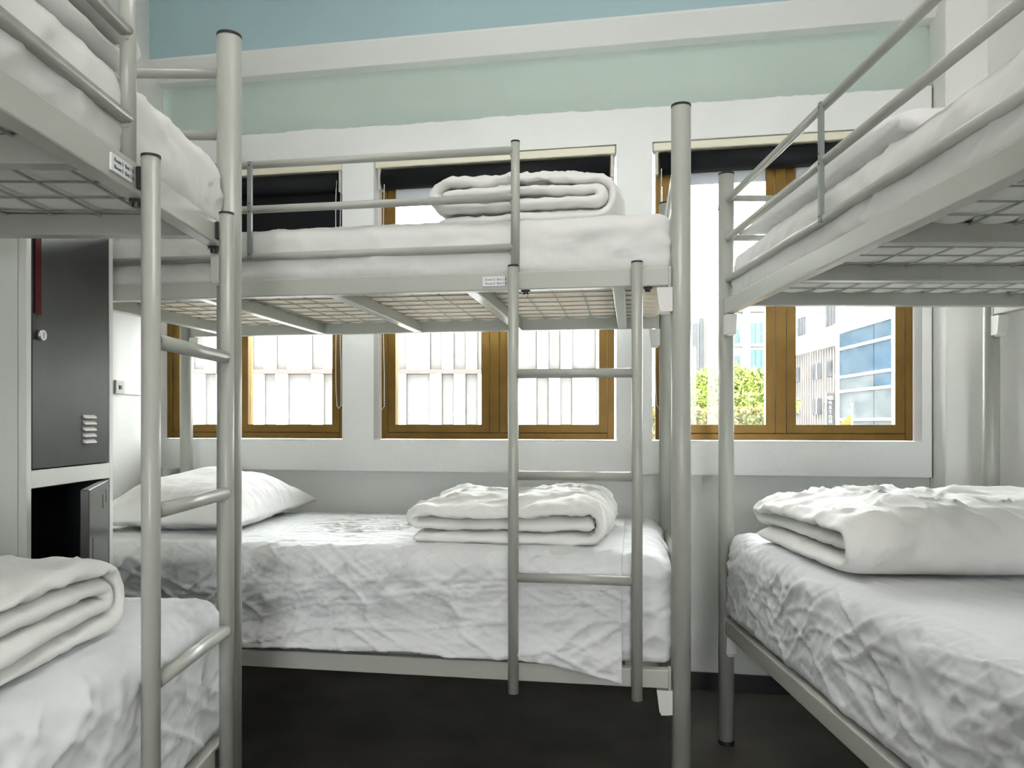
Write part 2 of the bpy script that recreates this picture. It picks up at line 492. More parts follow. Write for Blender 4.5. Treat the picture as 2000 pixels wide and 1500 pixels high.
WIN = [(-2.335, -1.462), (-1.322, -0.312), (-0.172, 0.812)]
Z0, Z1 = 0.980, 2.158
def holed(u0, u1, z0, z1, d0, d1):
    b = MB()
    ue = [u0] + [x for w in WIN for x in w] + [u1]
    for i in range(len(ue) - 1):
        if ue[i + 1] - ue[i] < 1e-6: continue
        hole = i % 2 == 1
        if not hole: b.box((ue[i], d0, z0), (ue[i + 1], d1, 1.5)); b.box((ue[i], d0, 1.5), (ue[i + 1], d1, z1))
        else:
            b.box((ue[i], d0, z0), (ue[i + 1], d1, Z0)); b.box((ue[i], d0, Z1), (ue[i + 1], d1, z1))
    return b
wb = holed(-2.75, 1.35, 0.5, 2.5, 0.0, 0.22).box((-2.75, 0, 0), (1.35, .22, .5)).box((-2.75, 0, 2.5), (1.35, .22, ZC))
wb = struct(wb.obj('wall_back', ['wall_teal', 'wall_lower', 'plaster_white'], loc=WO, rz=WA))
wb['label'] = 'pale teal window wall with three openings'
for p in wb.data.polygons:
    c = p.center
    p.material_index = 2 if abs(p.normal.y) < .5 else (1 if c.z < 1.5 else 0)

# plaster surround standing proud round the windows, its top edge trowelled unevenly
pb = holed(-2.345, 0.845, 0.850, 2.285, -0.05, 0.0)
N = 160
prev = None
for i in range(N + 1):
    u = -2.345 + (0.845 + 2.345) * i / N
    z = 2.300 + 0.002 * math.sin(u * 7) + 0.0022 * random.uniform(-1, 1) + 0.0015 * math.sin(u * 23 + 1)
    row = [pb.bm.verts.new(c) for c in ((u, -.05, 2.285), (u, -.05, z - .003), (u, -.046, z), (u, 0, z), (u, 0, 2.285))]
    if prev:
        for k in range(4): pb.bm.faces.new((prev[k], row[k], row[k + 1], prev[k + 1]))
    prev = row
o = struct(pb.obj('trim_1', 'plaster_white', loc=WO, rz=WA)); o['label'] = 'thick white plaster surround standing proud round the three windows'

# beam above the windows: blue face, white splayed lower edge, shaded soffit
prof = [(0.0, 2.548), (-.055, 2.546), (-.062, 2.547), (-.128, 2.612), (-.132, 2.620), (-.132, ZC), (0.0, ZC)]
bb = MB().poly([(-2.75, d, z) for d, z in prof], (4.1, 0, 0))
bo = struct(bb.obj('trim_2', ['beam_blue', 'beam_white'], loc=WO, rz=WA)); bo['label'] = 'blue beam under the ceiling with white splayed lower edge'
for p in bo.data.polygons:
    p.material_index = 1 if p.center.z < 2.617 and abs(p.normal.x) < .5 else 0
o = struct(MB().box((0.852, -.163, 0), (1.30, 0.0, ZC), 0.004).obj('trim_3', 'wall_white', loc=WO, rz=WA)); o['label'] = 'square corner pillar beside the window with the green view'
o = struct(MB().box((-2.34, -.014, 0.0), (0.852, 0.0, 0.068), 0.002).obj('baseboard_back', 'base_black', loc=WO, rz=WA)); o['label'] = 'black baseboard below the windows'

def make_window(idx, u0, u1, split, glass, label):
    root = empty('window_%d' % idx, WO, WA); struct(root); root['label'] = label
    a, b = u0 + .012, u1 - .012
    z0, z1 = Z0 + .004, Z1 - .004
    fw, mw, sw = .026, .042, .033
    d0, d1 = .012, .075
    fr = MB().box((a, d0, z0), (a + fw, d1, z1), .002).box((b - fw, d0, z0), (b, d1, z1), .002)
    fr.box((a + fw, d0, z0), (b - fw, d1, z0 + fw), .002).box((a + fw, d0, z1 - fw), (b - fw, d1, z1), .002)
    fr.obj('frame', 'bronze', root)
    MB().box((split - mw / 2, d0, z0 + fw), (split + mw / 2, d1, z1 - fw), .002).obj('mullion', 'bronze', root)
    for k, (p, q) in enumerate(((a + fw, split - mw / 2), (split + mw / 2, b - fw))):
        p += .002; q -= .002; s0, s1 = z0 + fw + .002, z1 - fw - .002
        e0, e1 = d0 + .004, d1 - .012
        sash = MB()
        for quad in (((p, s0), (q, s0), (q - sw, s0 + sw), (p + sw, s0 + sw)), ((p, s1), (q, s1), (q - sw, s1 - sw), (p + sw, s1 - sw)),
                     ((p, s0), (p + sw, s0 + sw), (p + sw, s1 - sw), (p, s1)), ((q, s0), (q - sw, s0 + sw), (q - sw, s1 - sw), (q, s1))):
            sash.poly([(x, e0, z) for x, z in quad], (0, e1 - e0, 0))
        so = sash.obj('sash_frame', 'bronze', root)
        MB().box((p + sw - .004, .038, s0 + sw - .004), (q - sw + .004, .042, s1 - sw + .004)).obj('pane', glass[k], so)
        MB().box((p - .002, e0 + .012, s0 - .002), (q + .002, e0 + .016, s0 + .004)).obj('gasket', 'gasket', so)
    return root
make_window(1, *WIN[0], -1.985, ('glass_clear', 'glass_clear'), 'bronze framed window with the black blind pulled down, by the locker')
make_window(2, *WIN[1], -0.818, ('glass_clear', 'glass_clear'), 'bronze framed middle window looking onto the striped facade')
make_window(3, *WIN[2], 0.322, ('glass_clear', 'glass_dusty'), 'bronze framed window looking onto the tree and the blue glass building')

# ------------------------------------------------------------------ roller blinds
def blind(u0, u1, drop, label, chain_u, chain_z):
    root = empty('roller_blind', WO + Matrix.Rotation(WA, 3, 'Z') @ Vector(((u0 + u1) / 2, -.012, Z1)), WA)
    tag(root, label, 'blind', 'roller blinds in the window heads')
    w = (u1 - u0) / 2
    MB().box((-w + .004, -.035, -.034), (w - .004, .012, -.004), .003).obj('head_rail', 'cream', root)
    rz = -.078
    MB().tube((-w + .03, 0, rz), (w - .03, 0, rz), .041, 28).obj('roller', 'blind_black', root, True)
    if drop < 0.2:
        MB().box((-w + .03, .036, rz - .078), (w - .03, .040, rz), .0015).obj('hem', 'blind_hem', root)
    else:
        MB().box((-w + .010, .014, -drop), (w - .010, .0165, rz + .03)).obj('fabric', 'blind_black', root)
        MB().box((-w + .010, .009, -drop - .02), (w - .010, .021, -drop), .003).obj('hem_bar', 'blind_black', root)
    for s in (-1, 1):
        MB().box((s * (w - .018) - .006, -.02, rz - .045), (s * (w - .018) + .006, .02, -.034), .002).obj('end_bracket', 'plastic_white', root)
    # bead chain: a loop of two strands
    cu = chain_u - (u0 + u1) / 2
    pts = [(cu - .008, -.026, rz)] + [(cu - .008 - .002 * math.sin(k * .7), -.030, rz + (chain_z - Z1 - rz) * k / 14) for k in range(1, 14)]
    zb = chain_z - Z1
    pts += [(cu - .008 + .004, -.031, zb + .004), (cu + .004, -.032, zb - .006), (cu + .014, -.031, zb + .006)]
    pts += [(cu + .012 + .002 * math.sin(k), -.030, zb + (rz - zb) * k / 14) for k in range(1, 15)]
    ch = MB().path(pts, .0016, 6)
    P = [Vector(p) for p in pts]
    for a, b in zip(P, P[1:]):
        n = max(1, int((b - a).length / .011))
        for k in range(n):
            bmesh.ops.create_icosphere(ch.bm, subdivisions=1, radius=.0027, matrix=Matrix.Translation(a.lerp(b, k / n)))
    ch.obj('bead_chain', 'plastic_white', root)
    return root
blind(WIN[0][0], WIN[0][1], 0.56, 'black roller blind pulled halfway down in the window by the locker', WIN[0][1] - .022, 1.12)
blind(WIN[1][0], WIN[1][1], 0.0, 'rolled-up black blind above the window that faces the striped facade', WIN[1][0] + .030, 1.115)
blind(WIN[2][0], WIN[2][1], 0.0, 'rolled-up black blind above the window with the tree', WIN[2][0] + .022, 1.115)

# ------------------------------------------------------------------ bunk beds
BL, BW, BH = 1.94, 0.88, 1.866
UZ, LZ = 1.405, 0.370                            # undersides of the upper and lower rails
RH = 0.048
SLATS = (-.16, -.555, -.95, -1.345, -1.74)
LAD = (-.112, -.432)

def make_bunk(loc, rz, label, plate):
    root = empty('bunk_bed', (loc[0], loc[1], 0), rz)
    tag(root, label, 'bunk bed', 'white steel bunk beds')
    # posts with caps and feet
    first = None
    for x in (0, -BL):
        for y in (0, BW):
            if first is None:
                p = MB().tube((0, 0, .012), (0, 0, BH), .025, 32).obj('post', 'paint', root, True, loc=(x, y, 0))
                MB().tube((0, 0, BH - .001), (0, 0, BH + .005), .0255, 32).obj('post_cap', 'black_cap', p)
                MB().tube((0, 0, 0), (0, 0, .014), .0262, 32).obj('foot', 'black_cap', p)
                first = p
            else: copy_of(first, root, (x, y, 0))
    # side rails
    rail = None
    for z in (UZ, LZ):
        for y in (0, BW):
            if rail is None:
                rail = MB().box((-BL + .026, -.015, 0), (-.026, .015, RH), .003, 2).obj('side_rail', 'paint_rail', root, loc=(0, y, z))
            else: copy_of(rail, root, (0, y, z))
    # hooked brackets where rails meet posts
    br = None
    for z in (UZ, LZ):
        for y in (0, BW):
            for x, s in ((0, 1), (-BL, -1)):
                if br is None or True:
                    b = MB().poly([(x - s * .022, y - .016, z - .004), (x - s * .062, y - .016, z - .004), (x - s * .055, y - .016, z - .060), (x - s * .050, y - .016, z - .066), (x - s * .022, y - .016, z - .066)], (0, .032, 0))
                    b.box((x - s * .040 - .012, y - .010, z - .072), (x - s * .040 + .012, y + .010, z - .064), .002)
                    b.obj('rail_bracket', 'plastic_white', root)
                MB().box((x - s * .029 - .004, y - .0165, z - .004), (x - s * .029 + .004, y + .0165, z + RH + .002), .001).obj('rail_end_plate', 'paint', root)
    # cross slats
    slat = None
    for z in (UZ, LZ):
        for x in SLATS:
            if slat is None:
                slat = MB().box((-.016, .0151, 0), (.016, BW - .0151, .040), .002).obj('slat', 'paint', root, loc=(x, 0, z + .001))
            else: copy_of(slat, root, (x, 0, z + .001))
    # wire mesh the mattress lies on
    wm = MB()
    ny = 10
    for k in range(1, ny):
        y = BW * k / ny
        wm.tube((-BL + .10, y, .0375), (-.10, y, .0375), .0023, 6)
    x = -.10
    while x > -BL + .09:
        wm.tube((x, .012, .0415), (x, BW - .012, .0415), .0020, 6); x -= .087
    wo = wm.obj('wire_mesh', 'paint', root, loc=(0, 0, UZ))
    copy_of(wo, root, (0, 0, LZ))
    # end bars
    bar = None
    for x in (0, -BL):
        for z in (1.790, 1.660, .645):
            if bar is None:
                bar = MB().tube((0, .024, 0), (0, BW - .024, 0), .0100, 16).obj('end_bar', 'paint', root, True, loc=(x, 0, z))
            else: copy_of(bar, root, (x, 0, z))
    # guard rail on the aisle side
    g = None
    for z in (1.780, 1.654, 1.520):
        if g is None: g = MB().tube((-BL + .02, 0, 0), (-.436, 0, 0), .0108, 18).obj('guard_bar', 'paint', root, True, loc=(0, 0, z))
        else: copy_of(g, root, (0, 0, z))
        MB().box((-.446, -.006, z - .016), (-.436, .006, z - .008), .001).obj('weld_tab', 'paint', root)
    gp = MB().tube((-.432, 0, UZ + RH - .002), (-.432, 0, 1.800), .0118, 20).obj('guard_post', 'paint', root, True)
    MB().tube((-.432, 0, 1.7995), (-.432, 0, 1.804), .0121, 20).obj('post_cap', 'black_cap', gp)
    fb = MB().box((-1.185 - .0062, -.0150, 1.512), (-1.185 + .0062, -.0040, 1.786), .0008).obj('flat_brace', 'dark_paint' if 'dark_paint' in MAT else 'paint', root)
    for z in (1.525, 1.645, 1.668, 1.775):
        MB().tube((-1.185, -.0162, z), (-1.185, -.0145, z), .0022, 8).obj('rivet', 'dark_steel', fb)
    # ladder hung on the rails
    lad = empty('ladder', (0, -.035, 0), 0, root)
    st = None
    for x in LAD:
        if st is None:
            st = MB().tube((0, 0, .345), (0, 0, 1.462), .0140, 24).obj('stile', 'paint', lad, True, loc=(x, 0, 0))
        else: copy_of(st, lad, (x, 0, 0))
        MB().tube((x, 0, 1.4615), (x, 0, 1.4655), .0145, 24).obj('stile_cap', 'black_cap', lad)
        for z in (UZ + .008, LZ + .008):
            MB().box((x - .007, .011, z), (x + .007, .020, z + .034), .001).obj('hook_pad', 'black_cap', lad)
    rg = None
    for z in (1.181, .915, .648):
        if rg is None: rg = MB().tube((LAD[1] + .012, 0, 0), (LAD[0] - .012, 0, 0), .0122, 22).obj('rung', 'paint', lad, True, loc=(0, 0, z))
        else: copy_of(rg, lad, (0, 0, z))
    # bolts under the upper rail
    for x in LAD:
        MB().tube((x + .028, 0, UZ - .012), (x + .028, 0, UZ + .001), .0075, 12).tube((x + .028, 0, UZ - .005), (x + .028, 0, UZ + .0005), .013, 6).obj('bolt', 'dark_steel', root)
    MB().tube((-BL + .0, -.0275, 1.757), (-BL + .0, -.0235, 1.757), .008, 14).obj('bolt', 'steel', root)
    # name plate riveted to the rail
    if plate:
        pl = MB().box((-.518, -.0185, UZ + .010), (-.457, -.0150, UZ + .036), .001).obj('name_plate', 'plate_white', root)
        for k, t in enumerate(plate):
            mt = Matrix.Translation((-.510, -.0187, UZ + .0255 - k * .0105)) @ Matrix.Rotation(R(90), 4, 'X')
            text('lettering', t, .0082, 'ink', pl, mt, 0.0002)
    return root

BEDS = {
    'mid': ((0.4355, 1.953), R(-9.0)),
    'left': ((-0.597, 1.600), R(90.7)),
    'right': ((0.737, 0.548), R(-89.0)),
}
mat('dark_paint', (0.22, 0.25, 0.24), 0.5)
bed_mid = make_bunk(*BEDS['mid'], 'white steel bunk bed standing lengthwise below the windows', ('Room 5  Bed 2 B', 'Room 5  Bed 2 A'))
bed_left = make_bunk(*BEDS['left'], 'white steel bunk bed in front of the black locker, ladder nearest the camera', ('Room 5  Bed 1 B', 'Room 5  Bed 1 A'))
bed_right = make_bunk(*BEDS['right'], 'white steel bunk bed along the wall beside the corner pillar', None)

def on_bed(key, x, y, z):
    (bx, by), rz = BEDS[key]
    c, s = math.cos(rz), math.sin(rz)
    return (bx + x * c - y * s, by + x * s + y * c, z), rz

def put(name, me, m, key, x, y, z, label, cat, group=None, turn=0.0):
    loc, rz = on_bed(key, x, y, z)
    o = link(name, me, m, None, loc=loc, rz=rz + turn)
    return tag(o, label, cat, group)

# ------------------------------------------------------------------ mattresses
MX, MY = BL - .05, BW - .022
where = {'mid': 'of the bunk below the windows', 'left': 'of the bunk in front of the locker', 'right': 'of the bunk beside the corner pillar'}
for i, key in enumerate(('mid', 'left', 'right')):
    up = mattress_mesh(MX, MY, .152, .050, 20 + i, .007, bulge=(.087, BW / 10, .011), step=.011)
    mo = put('mattress', up, ['mattress_cotton', 'warm_bounce_cotton' if key == 'mid' else 'mattress_cotton'], key, -BL / 2, BW / 2, UZ + RH + .0005, 'thin white sheeted mattress on the upper berth ' + where[key], 'mattress', 'sheeted mattresses')
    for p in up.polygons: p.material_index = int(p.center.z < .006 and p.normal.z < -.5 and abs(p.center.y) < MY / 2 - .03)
    amp = .009 if key == 'mid' else .0085
    lo = mattress_mesh(MX, MY + (.0 if key == 'mid' else .034), .278, .060, 40 + i, amp, step=.0062)
    put('mattress', lo, 'sheet', key, -BL / 2, BW / 2, LZ + RH + .004, 'thick white sheeted mattress on the lower berth ' + where[key], 'mattress', 'sheeted mattresses')

# flat sheet over the lower berth below the windows, hanging over its aisle side
def draped_sheet():
    half = np.array([MX, MY, .278]) / 2; r = .060
    nu, nv = 400, 210
    us = np.linspace(-half[0] + .03, half[0] - .125, nu + 1)
    V = []
    for u in us:
        f = (u + half[0]) / (2 * half[0])
        edge = .030 + .004 * math.sin(u * 7) - .003 * math.sin(u * 19)
        k = max(0, min(1, (u - .52) / .30)); edge -= .046 * k * k
        L_top = 2 * half[1] - .15; L_side = .278 - edge + .02
        for v in np.linspace(0, 1, nv + 1):
            s = v * (L_top + L_side)
            if s < L_top: p = (u, half[1] - .15 + .0 - s + .0, half[2])
            else: p = (u, -half[1], half[2] - (s - L_top))
            V.append(p)
    V = np.array(V)
    low = np.clip((-half[2] + .05 - V[:, 2]) / .05, 0, 1)
    Vc = V.copy(); Vc[:, 2] = np.maximum(Vc[:, 2], -half[2] + r * .4)
    Q, n = rounded(Vc, half, r)
    Q[:, 2] += V[:, 2] - Vc[:, 2]
    d = sheet_relief(Q, n, 40, .010) + .004
    fr = np.clip(-n[:, 1], 0, 1)
    d += fr * .006 * ridge(axes(Q, 0.75, .5, .05, 'xz'), 77, 4) + fr * .004 * ridge(axes(Q, 0.05, .7, .035, 'xz'), 78, 4)
    Q = Q + n * d[:, None]
    # the hem hangs clear of the rail
    hang = np.clip((-half[2] + .10 - Q[:, 2]) / .10, 0, 1)
    hang = hang * hang * (3 - 2 * hang) * np.clip(fr * 2, 0, 1)
    Q[:, 1] -= hang * .028
    a = (np.arange(nu)[:, None] * (nv + 1) + np.arange(nv)[None, :]).ravel()
    F = np.stack([a, a + 1, a + nv + 2, a + nv + 1], 1)
    Q[:, 2] += half[2]
    return mesh_np('sheet', Q, F)
so = put('bed_sheet', draped_sheet(), 'sheet', 'mid', -BL / 2, BW / 2, LZ + RH + .004, 'creased white flat sheet hanging over the lower berth below the windows', 'sheet')
md = so.modifiers.new('thick', 'SOLIDIFY'); md.thickness = .0025; md.offset = 1

# ------------------------------------------------------------------ duvets and pillows
LT = LZ + RH + .004 + .278 + .006
UT = UZ + RH + .0015 + .152 + .003
put('folded_duvet', duvet_mesh(.60, .50, .125, 3, 11, .010, .02, .30), 'duvet_cotton', 'mid', -.475, .345, LT, 'folded white duvet lying on the lower berth below the windows', 'duvet', 'folded duvets')
put('folded_duvet', duvet_mesh(.555, .52, .160, 4, 12, .009, .02, .12), 'duvet_cotton', 'mid', -.420, .36, UT, 'rolled white duvet high on the upper berth below the windows', 'duvet', 'folded duvets')
put('folded_duvet', duvet_mesh(.62, .80, .150, 3, 23, .011, .025, .28), 'duvet_cotton', 'right', -1.42, .435, LT, 'puffy folded white duvet on the lower berth beside the corner pillar', 'duvet', 'folded duvets')
put('folded_duvet', duvet_mesh(.80, .74, .135, 4, 14, .010, .03, .18), 'duvet_cotton', 'left', -.68, .44, LT, 'folded white duvet on the lower berth in front of the locker', 'duvet', 'folded duvets')
put('folded_duvet', duvet_mesh(.80, .70, .090, 2, 15, .008, .02, .10), 'duvet_cotton', 'left', -.74, .372, UT, 'flat white duvet on the upper berth in front of the locker', 'duvet', 'folded duvets')
put('pillow', pillow_mesh(.50, .70, .175, 5), 'pillow_cotton', 'mid', -1.58, .47, LT, 'plump white pillow on the lower berth below the windows', 'pillow', 'white pillows', R(4))
put('pillow', pillow_mesh(.90, .52, .15, 6), 'pillow_cotton', 'right', -1.40, .285, UT, 'flat white pillow on the upper berth beside the corner pillar', 'pillow', 'white pillows', R(2))

# ------------------------------------------------------------------ locker
def make_locker():
    xf, y0, y1, zt = -1.132, 1.767, 2.150, 1.82
    root = empty('locker', (xf - .21, (y0 + y1) / 2, 0))
    tag(root, 'white steel locker with charcoal doors, lower door ajar, behind the bunk', 'locker')
    ox, oy = -root.location.x, -root.location.y
    D = .42; w = .018
    def B(b, x0, x1, a, c, z0, z1, bev=0.0): b.box((x0 + ox, a + oy, z0), (x1 + ox, c + oy, z1), bev)
    xb = xf - D
    b = MB()
    B(b, xb + .003, xf - .021, y0, y0 + .003, .001, zt - .004); B(b, xb + .003, xf - .021, y1 - .003, y1, .001, zt - .004)          # sides
    B(b, xb, xb + .003, y0, y1, 0.001, zt - .004)                                              # back
    B(b, xb, xf - .021, y0, y1, zt - .003, zt); B(b, xb + .004, xf - .021, y0 + .004, y1 - .004, .06, .063)
    B(b, xf - .02, xf, y0, y0 + w, 0, zt, .001); B(b, xf - .02, xf, y1 - w, y1, 0, zt, .001)   # stiles
    B(b, xf - .02, xf, y0 + w, y1 - w, zt - .03, zt, .001); B(b, xf - .02, xf, y0 + w, y1 - w, 0, .08, .001)
    B(b, xf - .02, xf, y0 + w, y1 - w, .898, .940, .001)                            # middle rail
    b.obj('body', 'locker_body', root)
    ln = MB()
    B(ln, xb + .004, xf - .022, y0 + .004, y0 + .006, .064, .897); B(ln, xb + .004, xf - .022, y1 - .006, y1 - .004, .064, .897)
    B(ln, xb + .004, xb + .006, y0 + .004, y1 - .004, .064, .897); B(ln, xb + .004, xf - .022, y0 + .004, y1 - .004, .064, .066)
    B(ln, xb + .004, xf - .022, y0 + .004, y1 - .004, .893, .895)
    ln.obj('lining', 'locker_inside', root)
    # upper door
    d = MB(); B(d, xf - .018, xf - .001, y0 + w + .004, y1 - w - .002, .943, zt - .033, .0015)
    up = d.obj('upper_door', 'locker_door', root)
    lk = MB().tube((xf - .002 + ox, 1.816 + oy, 1.263), (xf + .010 + ox, 1.816 + oy, 1.263), .0125, 20).obj('lock', 'steel', up, True)
    MB().box((xf + .010 + ox, 1.8155 + oy, 1.256), (xf + .0106 + ox, 1.8168 + oy, 1.270)).obj('keyhole', 'ink', up)
    for k in range(5):
        z = 1.000 + k * .0165
        y = 2.000
        v = MB().poly([(xf - .001 + ox, y + oy, z), (xf + .006 + ox, y + oy, z - .001), (xf + .0055 + ox, y + oy, z + .003), (xf - .001 + ox, y + oy, z + .008)], (0, .056, 0))
        v.obj('vent_louvre', 'plastic_white', up)
    # lower door swung ajar on its far hinge
    hinge = empty('lower_door', (xf + ox, y1 - w - .004 + oy, 0), R(21), root)
    DW = y1 - y0 - 2 * w - .008
    MB().box((-.020, -DW, .085), (.0, 0, .893), .002).obj('door_leaf', 'locker_door', hinge)
    for (yy, z0, z1) in ((-.115, .825, .862), (-.060, .835, .872), (-.285, .66, .77)):
        MB().box((-.001, yy - .0025, z0), (.0008, yy + .0025, z1)).obj('slot', 'ink', hinge)
    return root
make_locker()
o = MB().box((-.0012, -.0115, -.26), (.0012, .0115, .26), .0004).obj('strap', 'red', loc=(-1.1295, 1.806, 1.572))
tag(o, 'narrow dark red strap hanging down the locker door', 'strap')

# ------------------------------------------------------------------ wall socket and cord on the left wall
mat('socket_grey', (0.42, 0.42, 0.40), 0.4)
s = empty('wall_socket', (XL, 3.010, 1.194)); tag(s, 'small grey wall socket beside the locker', 'socket')
MB().box((0, -.034, -.027), (.010, .034, .027), .002).obj('face_plate', 'socket_grey', s)
MB().box((.0095, -.010, -.008), (.013, .008, .007), .001).obj('plug_hole', 'ink', s)
o = MB().path([(0, 0, 0), (0, .12, -.001), (0, .24, -.002), (0, .33, -.002)], .0022, 6).obj('cord', 'plastic_white', loc=(XL + .003, 3.046, 1.170))
tag(o, 'thin white cord running along the wall from the socket', 'cord')

# ------------------------------------------------------------------ unseen ceiling panels, added to fill the room with light
for k, (x, y) in enumerate(((0.05, -1.2), (0.05, 1.3))):
    lp = empty('ceiling_fill', (x, y, ZC)); tag(lp, ('added square fill light panel behind the camera', 'added square fill light panel above the aisle')[k], 'lamp', 'added fill light panels')
    MB().box((-.32, -.32, -.045), (.32, .32, -.002), .004).obj('housing', 'plastic_white', lp)
    MB().box((-.30, -.30, -.050), (.30, .30, -.0455)).obj('diffuser', 'fill_glow', lp)

# ------------------------------------------------------------------ outside
GZ = -6.5
mat('street', (0.14, 0.14, 0.135), 0.9, noise=(0.6, 0.15))
mat('panel_white', (0.5, 0.5, 0.49), 0.6)
mat('panel_grey', (0.052, 0.05, 0.046), 0.8, noise=(2.5, 0.12))
mat('band_red', (0.06, 0.02, 0.016), 0.7)
mat('pale_wall', (0.17, 0.167, 0.158), 0.8)
mat('teal_glass', (0.062, 0.15, 0.13), 0.5, spec=0.05)
mat('slit_grey', (0.062, 0.066, 0.070), 0.7, spec=0.02)
mat('window_dark', (0.026, 0.027, 0.030), 0.8, spec=0.02)
mat('beige', (0.115, 0.103, 0.092), 0.9, spec=0.1)
mat('beige_rib', (0.082, 0.075, 0.069), 0.9, spec=0.1)
mat('blue_glass', (0.0065, 0.024, 0.04), 0.6, noise=(0.9, 0.35), spec=0.02)
mat('grey_reflection', (0.038, 0.046, 0.049), 0.6, noise=(0.8, 0.3), spec=0.02)  # grey of a reflected building, painted into the pane colour
mat('white_bar', (0.45, 0.45, 0.45), 0.5)
mat('roof_tile', (0.085, 0.066, 0.06), 0.8)
mat('sign_dark', (0.014, 0.017, 0.018), 0.6)
mat('sign_letter', (0.3, 0.3, 0.3), 0.6)
mat('yellow', (0.065, 0.05, 0.0006), 0.8, spec=0.02)
mat('red_mark', (0.07, 0.012, 0.003), 0.6)
mat('leaf', (0.13, 0.175, 0.014), 0.6, noise=(3, 0.5))
mat('leaf_hedge', (0.1, 0.128, 0.027), 0.6, noise=(3, 0.5))
mat('leaf_tip', (0.13, 0.09, 0.016), 0.6)
mat('bark', (0.12, 0.08, 0.05), 0.9)

o = struct(MB().box((-60, 4.4, GZ - .2), (70, 120, GZ)).obj('ground', 'street')); o['label'] = 'grey street far below the windows'

# striped facade across the way: two rows of upright panels, staggered about a red band
def striped():
    Y = 10.0; U = 23.2 * Y / 1480
    x0 = (329 - 1000) / 1480 * Y - 6 * U
    root = empty('striped_building', (0, Y, GZ)); tag(root, 'building with staggered white and grey upright facade panels and red band', 'building')
    zb = EYE + .67 - GZ
    seq = 'WGWGWG' + 'WWGWGWWGWGWWGWGWWGWGWWGWGWGWWGGWGWGGWW'
    xe = x0 + len(seq) * U
    MB().box((x0, .10, 0), (xe, 6.0, zb + 1.62)).obj('wall', 'panel_grey', root)
    MB().box((x0, -.03, zb - .030), (xe, .10, zb + .030), .004).obj('red_band', 'band_red', root)
    meshes = {}
    for row, (za, zc) in enumerate(((zb + .03, zb + 1.55), (.3, zb - .03))):
        i = 0
        while i < len(seq):
            j = i
            while j + 1 < len(seq) and seq[j + 1] == seq[i]: j += 1
            white = (seq[i] == 'W') == (row == 0)
            n = j - i + 1
            key = (row, white, n)
            if key not in meshes:
                dep = -.02 if white else .055
                meshes[key] = MB().box((.004, dep, za), (n * U - .004, .10, zc), .006).mesh('facade_panel')
                meshes[key].materials.append(MAT['panel_white' if white else 'panel_grey'])
            p = bpy.data.objects.new('facade_panel', meshes[key]); COL.objects.link(p)
            p.parent = root; p.location = (x0 + i * U, 0, 0)
            i = j + 1
striped()

# pale building with teal windows behind the tree
def pale():
    Y = 42.0; k = Y / 1480
    X = lambda px: (px - 1000) * k
    Z = lambda py: EYE + (825 - py) * k - GZ
    root = empty('pale_building', (0, Y, GZ)); tag(root, 'pale building with teal windows rising behind the tree', 'building')
    MB().box((X(1387), 0, 0), (X(1640), 8, Z(606))).obj('wall', 'pale_wall', root)
    MB().box((X(1345), 1.0, 0), (X(1387), 8, Z(622))).obj('side_wing', 'pale_wall', root)
    MB().box((X(1450), -.35, 0), (X(1462), 0, Z(600))).obj('pier', 'pale_wall', root)
    MB().box((X(1400), -.25, Z(610)), (X(1640), 0, Z(602))).obj('cornice', 'pale_wall', root)
    for a, b, c, d in ((1361, 627, 1370, 760), (1374, 617, 1382, 760)):
        MB().box((X(a), .85, Z(d)), (X(b if False else c), 1.0, Z(b))).obj('slit_window', 'slit_grey', root)
    for a, b, c, d in ((1464, 630, 1496, 672), (1464, 683, 1496, 724), (1432, 642, 1446, 672), (1432, 695, 1446, 724), (1556, 628, 1590, 668), (1464, 736, 1496, 776)):
        w = MB().box((X(a), -.04, Z(d)), (X(c), .02, Z(b))).obj('window', 'teal_glass', root)
        MB().box((X(a) - .1, -.15, Z(d) - .14), (X(c) + .1, 0, Z(d))).obj('window_sill', 'white_bar', w)
        for q in (0.36, 0.7):
            xx = X(a) + (X(c) - X(a)) * q
            MB().box((xx - .03, -.07, Z(d)), (xx + .03, -.03, Z(b))).obj('glazing_bar', 'slit_grey', w)
pale()

